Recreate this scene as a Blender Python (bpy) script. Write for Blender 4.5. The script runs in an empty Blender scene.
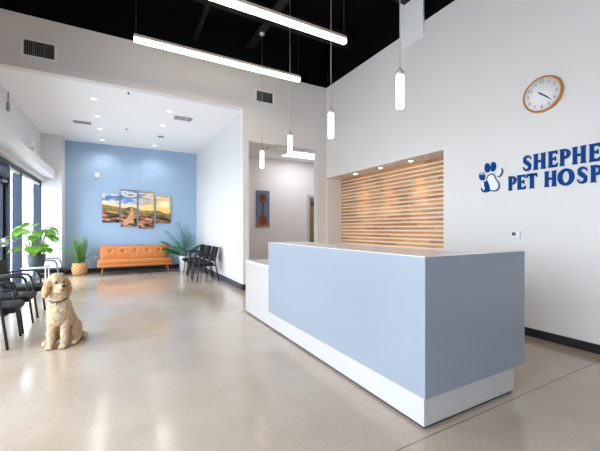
import bpy, bmesh, math, random
from mathutils import Vector, Matrix, noise
random.seed(7)
S = bpy.context.scene
COL = S.collection
PI = math.pi
V = Vector

# ------------------------------------------------------------------ materials
def lin(c):
    return tuple((x/12.92 if x <= 0.04045 else ((x+0.055)/1.055)**2.4) for x in [v/255 for v in c]) + (1,)

class NT:
    def __init__(s, name):
        s.m = bpy.data.materials.new(name); s.m.use_nodes = True
        s.t = s.m.node_tree; s.b = s.t.nodes['Principled BSDF']; s.out = s.t.nodes['Material Output']
    def n(s, ty, **kw):
        nd = s.t.nodes.new(ty)
        for k, v in kw.items():
            if hasattr(nd, k): setattr(nd, k, v)
            else: nd.inputs[k].default_value = v
        return nd
    def l(s, a, b): s.t.links.new(a, b)
    def ramp(s, fac, stops):
        r = s.n('ShaderNodeValToRGB'); e = r.color_ramp.elements
        while len(e) < len(stops): e.new(0.5)
        for i, (p, c) in enumerate(stops): e[i].position = p; e[i].color = c if len(c) == 4 else lin(c)
        if fac is not None: s.l(fac, r.inputs[0])
        return r.outputs[0]
    def math(s, op, a, b=None):
        m = s.n('ShaderNodeMath', operation=op)
        for i, x in enumerate((a, b)):
            if x is None: continue
            if isinstance(x, (int, float)): m.inputs[i].default_value = x
            else: s.l(x, m.inputs[i])
        return m.outputs[0]
    def mix(s, fac, a, b):
        m = s.n('ShaderNodeMix', data_type='RGBA')
        for i, x in ((0, fac), (6, a), (7, b)):
            if isinstance(x, (int, float, tuple)): m.inputs[i].default_value = x
            else: s.l(x, m.inputs[i])
        return m.outputs[2]

def mat(name, rgb, rough=.5, metal=0., var=.05, scale=3., bump=0., bscale=60., spec=.5, stretch=None):
    t = NT(name); c = lin(rgb)
    co = t.n('ShaderNodeTexCoord').outputs['Object']
    if stretch:
        mp = t.n('ShaderNodeMapping'); mp.inputs['Scale'].default_value = stretch; t.l(co, mp.inputs[0]); co = mp.outputs[0]
    nz = t.n('ShaderNodeTexNoise', Scale=scale, Detail=4.); t.l(co, nz.inputs['Vector'])
    a = tuple(min(1, x*(1-var)) for x in c[:3])+(1,); b = tuple(min(1, x*(1+var)) for x in c[:3])+(1,)
    t.l(t.ramp(nz.outputs[0], [(.3, a), (.7, b)]), t.b.inputs['Base Color'])
    t.b.inputs['Roughness'].default_value = rough; t.b.inputs['Metallic'].default_value = metal
    t.b.inputs['Specular IOR Level'].default_value = spec
    if bump:
        n2 = t.n('ShaderNodeTexNoise', Scale=bscale, Detail=3.); t.l(co, n2.inputs['Vector'])
        bp = t.n('ShaderNodeBump', Strength=bump, Distance=.01); t.l(n2.outputs[0], bp.inputs['Height']); t.l(bp.outputs[0], t.b.inputs['Normal'])
    return t.m

def emis(name, rgb, strength):
    t = NT(name); c = lin(rgb)
    t.b.inputs['Base Color'].default_value = (.8, .8, .8, 1)
    t.b.inputs['Emission Color'].default_value = c
    t.b.inputs['Emission Strength'].default_value = strength
    return t.m

def glass_mat():
    t = NT('window_glass')
    tr = t.n('ShaderNodeBsdfTransparent'); tr.inputs[0].default_value = (.93, .96, .98, 1)
    gl = t.n('ShaderNodeBsdfGlossy', Roughness=.02)
    fr = t.n('ShaderNodeFresnel', IOR=1.3); bf = t.n('ShaderNodeNewGeometry').outputs['Backfacing']
    mx = t.n('ShaderNodeMixShader'); t.l(t.math('MULTIPLY', fr.outputs[0], t.math('SUBTRACT', 1., bf)), mx.inputs[0]); t.l(tr.outputs[0], mx.inputs[1]); t.l(gl.outputs[0], mx.inputs[2])
    t.l(mx.outputs[0], t.out.inputs[0]); return t.m

def floor_mat():
    t = NT('polished_concrete')
    p = t.n('ShaderNodeNewGeometry').outputs['Position']
    n1 = t.n('ShaderNodeTexNoise', Scale=.9, Detail=5., Roughness=.6); t.l(p, n1.inputs['Vector'])
    n2 = t.n('ShaderNodeTexNoise', Scale=55., Detail=4., Roughness=.7); t.l(p, n2.inputs['Vector'])
    n3 = t.n('ShaderNodeTexVoronoi', Scale=90.); t.l(p, n3.inputs['Vector'])
    c1 = t.ramp(n1.outputs[0], [(.3, (184, 165, 147)), (.5, (194, 176, 159)), (.72, (203, 187, 172))])
    c2 = t.ramp(n2.outputs[0], [(.35, (222, 217, 211)), (.65, (255, 254, 252))])
    m = t.n('ShaderNodeMix', data_type='RGBA', blend_type='MULTIPLY'); m.inputs[0].default_value = .6
    t.l(c1, m.inputs[6]); t.l(c2, m.inputs[7])
    c3 = t.ramp(n3.outputs[0], [(.05, (226, 221, 215)), (.3, (255, 255, 255))])
    m2 = t.n('ShaderNodeMix', data_type='RGBA', blend_type='MULTIPLY'); m2.inputs[0].default_value = .25
    t.l(m.outputs[2], m2.inputs[6]); t.l(c3, m2.inputs[7])
    xyz = t.n('ShaderNodeSeparateXYZ'); t.l(p, xyz.inputs[0])
    a = t.math('ADD', xyz.outputs[1], -1.465+3.055*5+3.055/2)
    a = t.math('MODULO', a, 3.055); a = t.math('ABSOLUTE', t.math('SUBTRACT', a, 3.055/2))
    j = t.math('LESS_THAN', a, .0045)
    t.l(t.mix(j, m2.outputs[2], lin((124, 110, 98))), t.b.inputs['Base Color'])
    r = t.ramp(n1.outputs[0], [(.3, (.14, .14, .14, 1)), (.7, (.24, .24, .24, 1))])
    t.l(r, t.b.inputs['Roughness']); t.b.inputs['Specular IOR Level'].default_value = .6; t.b.inputs['Coat Weight'].default_value = .4; t.b.inputs['Coat Roughness'].default_value = .14
    return t.m

def wood_mat():
    t = NT('slat_wood')
    p = t.n('ShaderNodeNewGeometry').outputs['Position']
    xyz = t.n('ShaderNodeSeparateXYZ'); t.l(p, xyz.inputs[0])
    # board id: row from height, length cells of about .7 m offset per row
    row = t.math('FLOOR', t.math('DIVIDE', t.math('SUBTRACT', xyz.outputs[2], .99), .0816))
    cell = t.math('FLOOR', t.math('ADD', t.math('DIVIDE', xyz.outputs[1], .62), t.math('MULTIPLY', row, .377)))
    cv = t.n('ShaderNodeCombineXYZ'); t.l(row, cv.inputs[0]); t.l(cell, cv.inputs[1])
    wn = t.n('ShaderNodeTexWhiteNoise', noise_dimensions='3D'); t.l(cv.outputs[0], wn.inputs['Vector'])
    base = t.ramp(wn.outputs[0], [(0, (172, 116, 60)), (.3, (196, 142, 80)), (.7, (212, 158, 94)), (1, (224, 174, 112))])
    mp = t.n('ShaderNodeMapping'); mp.inputs['Scale'].default_value = (20, 1.6, 40); t.l(p, mp.inputs[0])
    g = t.n('ShaderNodeTexNoise', Scale=2.2, Detail=6., Roughness=.6); t.l(mp.outputs[0], g.inputs['Vector'])
    gr = t.ramp(g.outputs[0], [(.3, (178, 150, 128)), (.6, (255, 250, 244))])
    m = t.n('ShaderNodeMix', data_type='RGBA', blend_type='MULTIPLY'); m.inputs[0].default_value = .85
    t.l(base, m.inputs[6]); t.l(gr, m.inputs[7]); t.l(m.outputs[2], t.b.inputs['Base Color'])
    t.b.inputs['Roughness'].default_value = .5
    return t.m

def landscape_mat():
    t = NT('canvas_landscape')
    p = t.n('ShaderNodeNewGeometry').outputs['Position']
    xyz = t.n('ShaderNodeSeparateXYZ'); t.l(p, xyz.inputs[0])
    mp = t.n('ShaderNodeMapping'); mp.inputs['Scale'].default_value = (1.4, 1, 5); t.l(p, mp.inputs[0])
    cl = t.n('ShaderNodeTexNoise', Scale=1.9, Detail=6.); t.l(mp.outputs[0], cl.inputs['Vector'])
    u = t.math('DIVIDE', t.math('SUBTRACT', xyz.outputs[0], -.52), 2.0)
    z = t.math('DIVIDE', t.math('SUBTRACT', xyz.outputs[2], 1.35), 1.25)
    # sky
    s1 = t.ramp(t.math('ADD', z, t.math('MULTIPLY', t.math('SUBTRACT', cl.outputs[0], .5), .55)),
                [(.55, (246, 214, 150)), (.64, (232, 226, 214)), (.72, (110, 150, 205)), (.8, (66, 104, 170)), (.86, (226, 230, 236)), (.95, (120, 118, 124))])
    # sun glow towards the right
    dx = t.math('SUBTRACT', u, .9); dz = t.math('SUBTRACT', z, .66)
    d = t.math('SQRT', t.math('ADD', t.math('MULTIPLY', dx, dx), t.math('MULTIPLY', dz, dz)))
    gl = t.ramp(d, [(.03, (1, 1, 1, 1)), (.5, (0, 0, 0, 1))])
    sky = t.mix(t.math('MULTIPLY', gl, .9), s1, lin((255, 205, 100)))
    core = t.ramp(d, [(.03, (1, 1, 1, 1)), (.13, (0, 0, 0, 1))])
    sky = t.mix(core, sky, lin((255, 246, 205)))
    # hills
    hn = t.n('ShaderNodeTexNoise', Scale=2.2, Detail=3.); t.l(p, hn.inputs['Vector'])
    ridge = t.math('ADD', t.math('SUBTRACT', .60, t.math('MULTIPLY', u, .18)), t.math('MULTIPLY', t.math('SUBTRACT', hn.outputs[0], .5), .22))
    hill = t.math('LESS_THAN', z, ridge)
    gn = t.n('ShaderNodeTexNoise', Scale=2.6, Detail=5., Roughness=.6); t.l(mp.outputs[0], gn.inputs['Vector'])
    hc = t.ramp(gn.outputs[0], [(.40, (18, 22, 16)), (.47, (70, 54, 32)), (.54, (150, 92, 58)), (.62, (226, 170, 134))])
    hc2 = t.ramp(gn.outputs[0], [(.35, (64, 66, 34)), (.6, (168, 138, 72))])
    hill_c = t.mix(t.math('GREATER_THAN', t.math('SUBTRACT', ridge, z), .14), hc2, hc)
    t.l(t.mix(hill, sky, hill_c), t.b.inputs['Base Color'])
    t.b.inputs['Roughness'].default_value = .55
    return t.m

def basket_mat():
    t = NT('woven_basket')
    co = t.n('ShaderNodeTexCoord').outputs['Object']
    xyz = t.n('ShaderNodeSeparateXYZ'); t.l(co, xyz.inputs[0])
    ang = t.math('ARCTAN2', xyz.outputs[1], xyz.outputs[0])
    a = t.math('SINE', t.math('MULTIPLY', ang, 10)); b = t.math('SINE', t.math('MULTIPLY', xyz.outputs[2], 62))
    w = t.math('MULTIPLY', a, b)
    t.l(t.ramp(t.math('ADD', t.math('MULTIPLY', w, .5), .5), [(.1, (146, 104, 64)), (.6, (188, 144, 96)), (1, (206, 166, 118))]), t.b.inputs['Base Color'])
    bp = t.n('ShaderNodeBump', Strength=.6, Distance=.01); t.l(w, bp.inputs['Height']); t.l(bp.outputs[0], t.b.inputs['Normal'])
    t.b.inputs['Roughness'].default_value = .7
    return t.m

def leaf_mat(name, c0, c1):
    t = NT(name)
    co = t.n('ShaderNodeTexCoord').outputs['Object']
    nz = t.n('ShaderNodeTexNoise', Scale=9., Detail=3.); t.l(co, nz.inputs['Vector'])
    c = t.ramp(nz.outputs[0], [(.3, c0), (.7, c1)])
    t.l(c, t.b.inputs['Base Color']); t.b.inputs['Roughness'].default_value = .38
    tl = t.n('ShaderNodeBsdfTranslucent'); t.l(c, tl.inputs[0])
    mx = t.n('ShaderNodeMixShader'); mx.inputs[0].default_value = .35
    t.l(t.b.outputs[0], mx.inputs[1]); t.l(tl.outputs[0], mx.inputs[2]); t.l(mx.outputs[0], t.out.inputs[0])
    return t.m

M = {}
M['wall'] = mat('painted_wall', (231, 227, 224), .6, var=.012, scale=1.5, bump=.05, bscale=220)
M['wall_white'] = mat('white_wall', (220, 219, 220), .55, var=.01, scale=1.5, bump=.05, bscale=220)
M['blue'] = mat('blue_wall', (160, 187, 215), .55, var=.015, scale=1.5, bump=.05, bscale=220)
M['slate'] = mat('slate_wall', (120, 132, 148), .6, var=.015)
M['ceil'] = mat('white_ceiling', (250, 250, 251), .7, var=.01)
M['black'] = mat('black_roof', (7, 6, 6), .9, var=.15, spec=.1)
M['steel_black'] = mat('black_steel', (20, 20, 22), .5, var=.1, spec=.3)
M['floor'] = floor_mat()
M['base'] = mat('black_baseboard', (34, 34, 38), .4)
M['base_slate'] = mat('slate_baseboard', (58, 66, 82), .4)
M['desk'] = mat('blue_grey_laminate', (141, 149, 161), .32, var=.012, scale=90)
M['desk_white'] = mat('white_laminate', (190, 187, 186), .25, var=.01)
M['desk_top'] = mat('white_countertop', (242, 236, 232), .25, var=.01)
M['toe'] = mat('toe_shadow_tone', (48, 46, 48), .5)  # dark tone stands in for the shadow line below the plinth
M['wood'] = wood_mat()
M['slat_back'] = mat('white_slat_backing', (238, 232, 224), .55, var=.02)
M['alu'] = mat('aluminium', (196, 190, 184), .35, metal=.7, var=.03)
M['housing'] = mat('beige_housing', (206, 192, 182), .4)
M['nickel'] = mat('brushed_nickel', (168, 166, 164), .3, metal=.9, var=.03)
M['cord'] = mat('grey_cord', (176, 174, 172), .4, metal=.4)
M['lamp'] = emis('lamp_diffuser', (255, 242, 228), 11.)
M['lamp_tube'] = emis('pendant_glass', (255, 244, 232), 5.)
M['down'] = emis('downlight_lens', (255, 250, 244), 3.)
M['down_warm'] = emis('warm_downlight_lens', (255, 224, 176), 48.)
M['panel_lamp'] = emis('panel_light', (246, 248, 255), 10.)
M['white_plastic'] = mat('white_plastic', (238, 238, 238), .35, var=.01)
M['bright_white'] = mat('bright_white_metal', (252, 252, 253), .6, var=.003)
M['grey_plastic'] = mat('grey_plastic', (150, 150, 154), .45, var=.03)
M['dark_plastic'] = mat('dark_plastic', (40, 42, 46), .35)
M['vent_dark'] = mat('vent_dark', (52, 50, 52), .6)
M['vent_grey'] = mat('vent_grey', (120, 118, 118), .5)
M['vinyl'] = mat('black_vinyl', (15, 17, 22), .46, var=.12, scale=12, bump=.12, bscale=160, spec=.2)
M['frame'] = mat('black_metal_tube', (24, 25, 28), .3, var=.05)
M['frame_lit'] = mat('window_lit_tube', (136, 140, 146), .3, metal=.6, var=.03)  # grey puts the window light on the tube into its colour
M['leather'] = mat('tan_leather', (196, 120, 62), .4, var=.07, scale=6, bump=.1, bscale=140)
M['button'] = mat('dark_tan_button', (142, 78, 36), .4)
M['leg_wood'] = mat('sofa_leg_wood', (178, 106, 58), .4, var=.1, stretch=(1, 1, .1), scale=20)
M['white_pot'] = mat('white_ceramic', (236, 236, 238), .25, var=.01)
M['dark_pot'] = mat('charcoal_planter', (70, 74, 86), .4)
M['soil'] = mat('soil', (62, 46, 34), .9, var=.3, scale=40)
M['basket'] = basket_mat()
M['leaf'] = leaf_mat('broad_leaf', (84, 146, 44), (146, 196, 74))
M['stem'] = mat('green_stem', (112, 140, 62), .5)
M['grass'] = leaf_mat('grass_blade', (78, 128, 66), (150, 186, 112))
M['palm'] = leaf_mat('palm_leaf', (44, 126, 72), (92, 170, 104))
M['fur'] = mat('cream_fur', (196, 172, 141), .9, var=.22, scale=22, bump=.5, bscale=70, spec=.1)
M['fur_ear'] = mat('apricot_fur', (188, 152, 110), .9, var=.16, scale=22, bump=.5, bscale=70, spec=.1)
M['dog_nose'] = mat('dog_nose', (34, 28, 28), .3)
M['dog_eye'] = mat('dog_eye', (30, 20, 16), .12)
M['dog_mouth'] = mat('dog_mouth', (92, 62, 52), .6)
M['collar'] = mat('brown_collar', (84, 52, 40), .5)
M['tag'] = mat('collar_tag', (150, 150, 156), .3, metal=.8)
M['clock_rim'] = mat('clock_rim_wood', (196, 132, 48), .35, var=.1, scale=14)
M['clock_face'] = mat('clock_face', (242, 242, 244), .5, var=.005)
M['ink'] = mat('clock_ink', (118, 120, 130), .5)
M['hand'] = mat('clock_hand', (26, 24, 24), .4)
M['sign_blue'] = mat('sign_blue', (4, 66, 140), .55, var=.03, spec=.1)
M['sign_navy'] = mat('sign_navy', (30, 58, 104), .35, var=.03)
M['sign_white'] = mat('sign_white', (238, 238, 240), .35, var=.01)
M['sign_pale'] = mat('sign_pale_blue', (150, 172, 208), .35, var=.03)
M['exit_red'] = mat('exit_red', (196, 62, 54), .4)
M['canvas_edge'] = mat('canvas_edge', (40, 36, 34), .7)
M['landscape'] = landscape_mat()
M['art_sky'] = mat('art_blue_grey', (98, 116, 144), .6, var=.15, scale=6)
M['art_table'] = mat('art_ochre', (170, 112, 54), .6, var=.3, scale=14)
M['art_vase'] = mat('art_rust', (118, 58, 34), .6, var=.35, scale=14)
M['art_flower'] = mat('art_flower_brown', (112, 64, 40), .6, var=.4, scale=24)
M['art_dark'] = mat('art_dark_stem', (58, 42, 36), .6)
M['art_fig'] = mat('art_tan_figure', (206, 156, 110), .6, var=.3, scale=14)
M['mull'] = mat('blue_grey_mullion', (40, 52, 72), .35, metal=.3, var=.03)
M['mull_dark'] = mat('dark_mullion', (32, 38, 52), .35, metal=.3, var=.03)
M['glass'] = glass_mat()
M['door_wood'] = mat('hall_door_wood', (140, 106, 52), .45, var=.12, stretch=(4, 4, .4), scale=8)
M['door_frame'] = mat('hall_door_frame', (190, 204, 216), .4)
M['plate'] = mat('door_plate', (120, 122, 160), .4)
M['pave'] = mat('outdoor_paving', (206, 208, 210), .8, var=.06)

# ------------------------------------------------------------------ mesh helpers
class MB:
    def __init__(s): s.b = bmesh.new(); s.mi = 0
    def _v(s, co): return s.b.verts.new(co)
    def _f(s, vs, smooth=False):
        try: f = s.b.faces.new(vs)
        except ValueError: return
        f.material_index = s.mi; f.smooth = smooth
    def box(s, x0, x1, y0, y1, z0, z1):
        v = [s._v((x, y, z)) for x in (x0, x1) for y in (y0, y1) for z in (z0, z1)]
        for q in ((0, 1, 3, 2), (4, 6, 7, 5), (0, 4, 5, 1), (2, 3, 7, 6), (0, 2, 6, 4), (1, 5, 7, 3)): s._f([v[i] for i in q])
        return s
    def rbox(s, x0, x1, y0, y1, z0, z1, r=.01, seg=3):
        t = bmesh.new(); bmesh.ops.create_cube(t, size=1)
        for v in t.verts:
            v.co = V(((x0+x1)/2+v.co.x*(x1-x0), (y0+y1)/2+v.co.y*(y1-y0), (z0+z1)/2+v.co.z*(z1-z0)))
        bmesh.ops.bevel(t, geom=t.edges[:], offset=r, segments=seg, profile=.5, affect='EDGES')
        mp = {v: s._v(v.co) for v in t.verts}
        for f in t.faces: s._f([mp[v] for v in f.verts], True)
        t.free(); return s
    def prism(s, pts, mp, d0, d1):
        """polygon (a,b) extruded between depths d0, d1; mp(a,b,d) -> point"""
        A = [s._v(mp(a, b, d0)) for a, b in pts]; B = [s._v(mp(a, b, d1)) for a, b in pts]
        s._f(A[::-1]); s._f(B); n = len(pts)
        for i in range(n): s._f([A[i], A[(i+1) % n], B[(i+1) % n], B[i]])
        return s
    def tube(s, pts, r, n=10, closed=False):
        pts = [V(p) for p in pts]; m = len(pts); rr = r if isinstance(r, (list, tuple)) else [r]*m
        rings = []; up = None
        for i, p in enumerate(pts):
            if closed: t = pts[(i+1) % m]-pts[i-1]
            else: t = pts[min(i+1, m-1)]-pts[max(i-1, 0)]
            t.normalize()
            if up is None: up = V((0, 0, 1)) if abs(t.z) < .9 else V((1, 0, 0))
            a = (up - t*up.dot(t)).normalized(); b = t.cross(a); up = a
            rings.append([s._v(p+(a*math.cos(q)+b*math.sin(q))*rr[i]) for q in [2*PI*k/n for k in range(n)]])
        for i in range(m if closed else m-1):
            R0, R1 = rings[i], rings[(i+1) % m]
            for k in range(n): s._f([R0[k], R0[(k+1) % n], R1[(k+1) % n], R1[k]], True)
        if not closed: s._f(rings[0][::-1]); s._f(rings[-1])
        return s
    def lathe(s, prof, c=(0, 0, 0), n=32, ax='z'):
        rings = []
        for r, h in prof:
            ring = []
            for k in range(n):
                a = 2*PI*k/n
                if ax == 'z': p = (c[0]+r*math.cos(a), c[1]+r*math.sin(a), c[2]+h)
                elif ax == 'x': p = (c[0]-h, c[1]-r*math.cos(a), c[2]+r*math.sin(a))
                else: p = (c[0]+r*math.cos(a), c[1]-h, c[2]+r*math.sin(a))
                ring.append(s._v(p))
            rings.append(ring)
        for A, B in zip(rings, rings[1:]):
            for k in range(n): s._f([A[k], A[(k+1) % n], B[(k+1) % n], B[k]], True)
        s._f(rings[0][::-1]); s._f(rings[-1]); return s
    def ell(s, c, r, rot=None, u=16, w=10):
        t = bmesh.new(); bmesh.ops.create_uvsphere(t, u_segments=u, v_segments=w, radius=1)
        mm = (rot or Matrix.Identity(3)) @ Matrix.Diagonal(V(r))
        mp = {v: s._v(mm @ v.co + V(c)) for v in t.verts}
        for f in t.faces: s._f([mp[v] for v in f.verts], True)
        t.free(); return s
    def caps(s, a, b, ra, rb, k=6):
        a, b = V(a), V(b)
        for i in range(k+1):
            q = i/k; r = ra+(rb-ra)*q; s.ell(a.lerp(b, q), (r, r, r), u=12, w=8)
        return s
    def leaf(s, base, d, up, L, W, bend=.3, shape='ovate', n=6, fold=.12):
        d = V(d).normalized(); side = d.cross(V(up)).normalized(); nrm = side.cross(d).normalized()
        rows = []; p = V(base); dd = d.copy()
        for i in range(n+1):
            t = i/n
            if shape == 'heart': w = W*(math.sin(PI*min(1, t*.94+.10))**.75)*(1-.42*t)*1.25
            elif shape == 'blade': w = W*(1-t**3)*(.6+.4*min(1, t*4))
            else: w = W*math.sin(PI*(t*.93+.05))
            if i == n: w = W*.02
            rows.append([s._v(p+side*w*.5*k+nrm*abs(k)*w*fold) for k in (-1, 0, 1)])
            dd = (Matrix.Rotation(-bend/n, 3, side) @ dd)
            p = p+dd*(L/n)
        for A, B in zip(rows, rows[1:]):
            for k in range(2): s._f([A[k], A[k+1], B[k+1], B[k]], True)
        return s
    def build(s, name, m, parent=None, loc=None):
        me = bpy.data.meshes.new(name)
        bmesh.ops.recalc_face_normals(s.b, faces=s.b.faces[:])
        s.b.to_mesh(me); s.b.free()
        for x in (m if isinstance(m, list) else [m]): me.materials.append(x)
        o = bpy.data.objects.new(name, me); COL.objects.link(o)
        if parent: o.parent = parent
        if loc: o.location = loc
        return o

def tag(o, label=None, cat=None, group=None, kind=None):
    for k, v in (('label', label), ('category', cat), ('group', group), ('kind', kind)):
        if v: o[k] = v
    return o
def thing(name, label, cat, loc=(0, 0, 0), rz=0., group=None):
    o = bpy.data.objects.new(name, None); COL.objects.link(o); o.empty_display_size = .1
    o.location = loc; o.rotation_euler = (0, 0, rz); return tag(o, label, cat, group)
def struct(name, mb, m, parent=None):
    o = mb.build(name, m, parent)
    if not parent: o['kind'] = 'structure'
    return o
def kids(o): return [c for c in COL.objects if c.parent == o]
def copy_tree(o, parent=None):
    c = o.copy(); COL.objects.link(c)
    if parent: c.parent = parent
    for ch in kids(o): copy_tree(ch, c)
    return c
def text_mesh(name, txt, size, ext, m, mtx, parent=None):
    cu = bpy.data.curves.new(name, 'FONT'); cu.body = txt; cu.size = size; cu.extrude = ext; cu.align_x = 'CENTER'; cu.align_y = 'CENTER'
    t = bpy.data.objects.new(name, cu); COL.objects.link(t)
    me = bpy.data.meshes.new_from_object(t.evaluated_get(bpy.context.evaluated_depsgraph_get()))
    bpy.data.objects.remove(t); bpy.data.curves.remove(cu)
    me.transform(mtx); me.materials.clear(); me.materials.append(m); me.name = name
    o = bpy.data.objects.new(name, me); COL.objects.link(o)
    if parent: o.parent = parent
    return o

# ------------------------------------------------------------------ dimensions
XL, XR = -1.93, 4.519           # left (window) wall, right (sign) wall
YF, YB, YW = -4.2, 6.89, 11.91  # wall behind, bulkhead, blue wall
AC, WT, DECK = 3.985, 4.872, 5.7
HC, HB = 3.5, 9.25              # hall ceiling, hall back wall
HX = 7.0

# ------------------------------------------------------------------ room shell
struct('floor', MB().box(XL-.2, HX+.2, YF-.2, YW+.2, -.1, 0), M['floor'])
# right wall with the slat niche
NY0, NY1, NZ0, NZ1, NX = 3.488, 6.852, .97, 2.61, 4.985
struct('wall_right', MB().box(XR, XR+.15, YF, NY0, 0, WT).box(XR, XR+.15, NY0, NY1, 0, NZ0).box(XR, XR+.15, NY0, NY1, NZ1, WT)
       .box(XR, XR+.15, NY1, YB+.15, 0, WT)
       .box(XR+.15, NX+.1, NY0-.1, NY0, NZ0-.1, NZ1+.1).box(XR+.15, NX+.1, NY1, NY1+.1, NZ0-.1, NZ1+.1)
       .box(XR+.15, NX+.1, NY0, NY1, NZ1, NZ1+.1).box(XR+.15, NX+.1, NY0, NY1, NZ0-.1, NZ0)
       .box(NX, NX+.1, NY0, NY1, NZ0, NZ1), M['wall'])
struct('wall_right_upper', MB().box(XR, XR+.15, YF, YB+.15, WT, DECK), M['black'])
OX0, OX1, OZ = 2.484, 4.25, 3.29
PX = 2.341
struct('wall_bulkhead', MB().box(XL, PX, YB, YB+.15, AC, WT).box(PX, OX0, YB, YB+.15, 0, WT).box(OX0, OX1, YB, YB+.15, OZ, WT)
       .box(OX1, XR, YB, YB+.15, 0, WT), M['wall'])
struct('wall_bulkhead_upper', MB().box(XL, XR, YB, YB+.15, WT, DECK), M['black'])
struct('wall_partition', MB().box(PX, PX+.12, YB+.15, YW, 0, AC), M['wall_white'])
struct('wall_back', MB().box(XL-.2, PX+.12, YW, YW+.15, 0, AC+.1), M['blue'])
struct('ceiling', MB().box(XL, PX+.12, YB+.15, YW, AC, AC+.1), M['ceil'])
struct('wall_column', MB().box(XL, -1.46, 11.33, YW, 0, AC), M['wall_white'])
# hall
struct('wall_hall_back', MB().box(PX+.12, HX, HB, HB+.15, 0, HC), M['wall'])
struct('wall_hall_end', MB().box(HX, HX+.15, YB+.15, HB+.15, 0, HC), M['wall'])
struct('wall_hall_front', MB().box(XR+.15, HX, YB+.15, YB+.25, 0, HC), M['wall'])
struct('ceiling_hall', MB().box(PX+.12, HX+.15, YB+.15, HB+.15, HC, HC+.1), M['ceil'])
# black roof deck with its steel
struct('ceiling_deck', MB().box(XL-.2, XR+.15, YF-.2, YB+.15, DECK, DECK+.1), M['black'])
for i, y in enumerate((-2.6, -.9, .8, 2.5, 4.2, 5.9)):
    struct('trim_%d' % (i+1), MB().box(XL, XR, y-.03, y+.03, 5.4, DECK).box(XL, XR, y-.08, y+.08, 5.38, 5.4), M['steel_black'])
struct('trim_7', MB().box(2.42, 2.58, YF, YB, 5.33, 5.38).box(2.49, 2.51, YF, YB, 5.35, 5.5), M['steel_black'])
# left wall: solid above the window heads
WH = 2.68
struct('wall_left', MB().box(XL-.2, XL, YF, YW, WH, DECK).box(XL-.2, XL, 11.36, YW, 0, WH).box(XL-.2, XL, YF, -3.9, 0, WH), M['wall_white'])
struct('trim_8', MB().box(XL, -1.62, YF, 11.33, 2.77, 2.965), M['wall_white'])
struct('trim_9', MB().box(XL, -1.85, YF, 11.33, WH, 2.77), M['wall_white'])
# unseen wall behind, solid and toned down to cut light on the desk end
struct('wall_front', MB().box(XL-.2, XR+.15, YF-.15, YF, 0, DECK), M['slate'])
# baseboards
struct('baseboard_right', MB().box(XR-.014, XR, YF, YB, 0, .1), M['base'])
struct('baseboard_back', MB().box(-1.46, PX-.014, YW-.014, YW, 0, .13), M['base'])
struct('baseboard_partition', MB().box(PX-.014, PX, YB+.15, YW, 0, .13), M['base_slate'])
struct('baseboard_bulkhead', MB().box(PX-.014, OX0, YB-.014, YB, 0, .13).box(PX-.014, PX, YB, YB+.15, 0, .13).box(OX1, XR-.014, YB-.014, YB, 0, .13), M['base'])
struct('baseboard_hall', MB().box(PX+.12, 5.3, HB-.014, HB, 0, .1).box(6.4, HX, HB-.014, HB, 0, .1), M['base'])
struct('baseboard_column', MB().box(XL, -1.446, 11.316, 11.33, 0, .1).box(-1.46, -1.446, 11.33, YW, 0, .1), M['base'])

# ------------------------------------------------------------------ storefront
def window(n, y0, y1, x=XL):
    xo = x-.16
    f = MB().box(xo, x-.005, y1-.055, y1, 0, WH).box(xo, x-.005, y0, y0+.055, 0, WH).box(xo, x-.005, y0+.055, y1-.055, WH-.07, WH)
    f.box(xo, x-.005, y0+.055, y1-.055, 0, .1)
    r = struct('window_%d' % n, f, M['mull'])
    MB().box(x-.11, x-.1, y0+.05, y1-.05, .1, WH-.07).build('pane', M['glass'], r)
    b = MB().lathe([(.001, 0), (.032, 0), (.032, y1-y0-.13), (.001, y1-y0-.13)], (x-.045, y1-.065, WH-.11), 14, 'y')
    b.build('rolled_blind', M['white_plastic'], r)
def glass_door(n, y0, y1, hand_at_high):
    x = XL
    r = struct('door_%d' % n, MB().box(x-.16, x-.005, y1-.05, y1, 0, WH).box(x-.16, x-.005, y0, y0+.05, 0, WH).box(x-.16, x-.005, y0+.05, y1-.05, WH-.07, WH)
               .box(x-.16, x-.005, y0+.05, y1-.05, 2.33, 2.42), M['mull_dark'])
    MB().box(x-.1, x-.09, y0+.05, y1-.05, 2.42, WH-.07).build('transom_pane', M['glass'], r)
    a, b = y0+.055, y1-.055
    lf = MB().box(x-.12, x-.075, a, a+.09, .01, 2.32).box(x-.12, x-.075, b-.09, b, .01, 2.32).box(x-.12, x-.075, a+.09, b-.09, 2.22, 2.32)\
        .box(x-.12, x-.075, a+.09, b-.09, .01, .2).build('door_leaf', M['mull_dark'], r)
    MB().box(x-.1, x-.09, a+.09, b-.09, .2, 2.22).build('door_pane', M['glass'], lf)
    MB().rbox(x-.03, x+.0, a+.05, b-.05, 1.04, 1.1, .012).rbox(x-.08, x-.005, b-.14, b-.02, 1.0, 1.16, .012).rbox(x-.08, x-.005, a+.02, a+.08, 1.02, 1.12, .012).build('push_bar', M['nickel'], lf)
    MB().rbox(x-.07, x-.01, b-.34, b-.06, 2.24, 2.3, .01).build('door_closer', M['nickel'], lf)
window(1, 9.36, 11.36)
window(2, 8.46, 9.36)
glass_door(1, 7.49, 8.46, True)
glass_door(2, 6.52, 7.49, False)
yy = 6.52; k = 3
while yy > -3.8:
    y0 = max(yy-2.084, -3.9); window(k, y0, yy); yy = y0; k += 1
struct('ground', MB().box(-40, XL-.2, -40, 40, -.15, -.03).box(XL-.2, 40, -40, YF-.2, -.15, -.03), M['pave'])

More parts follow.
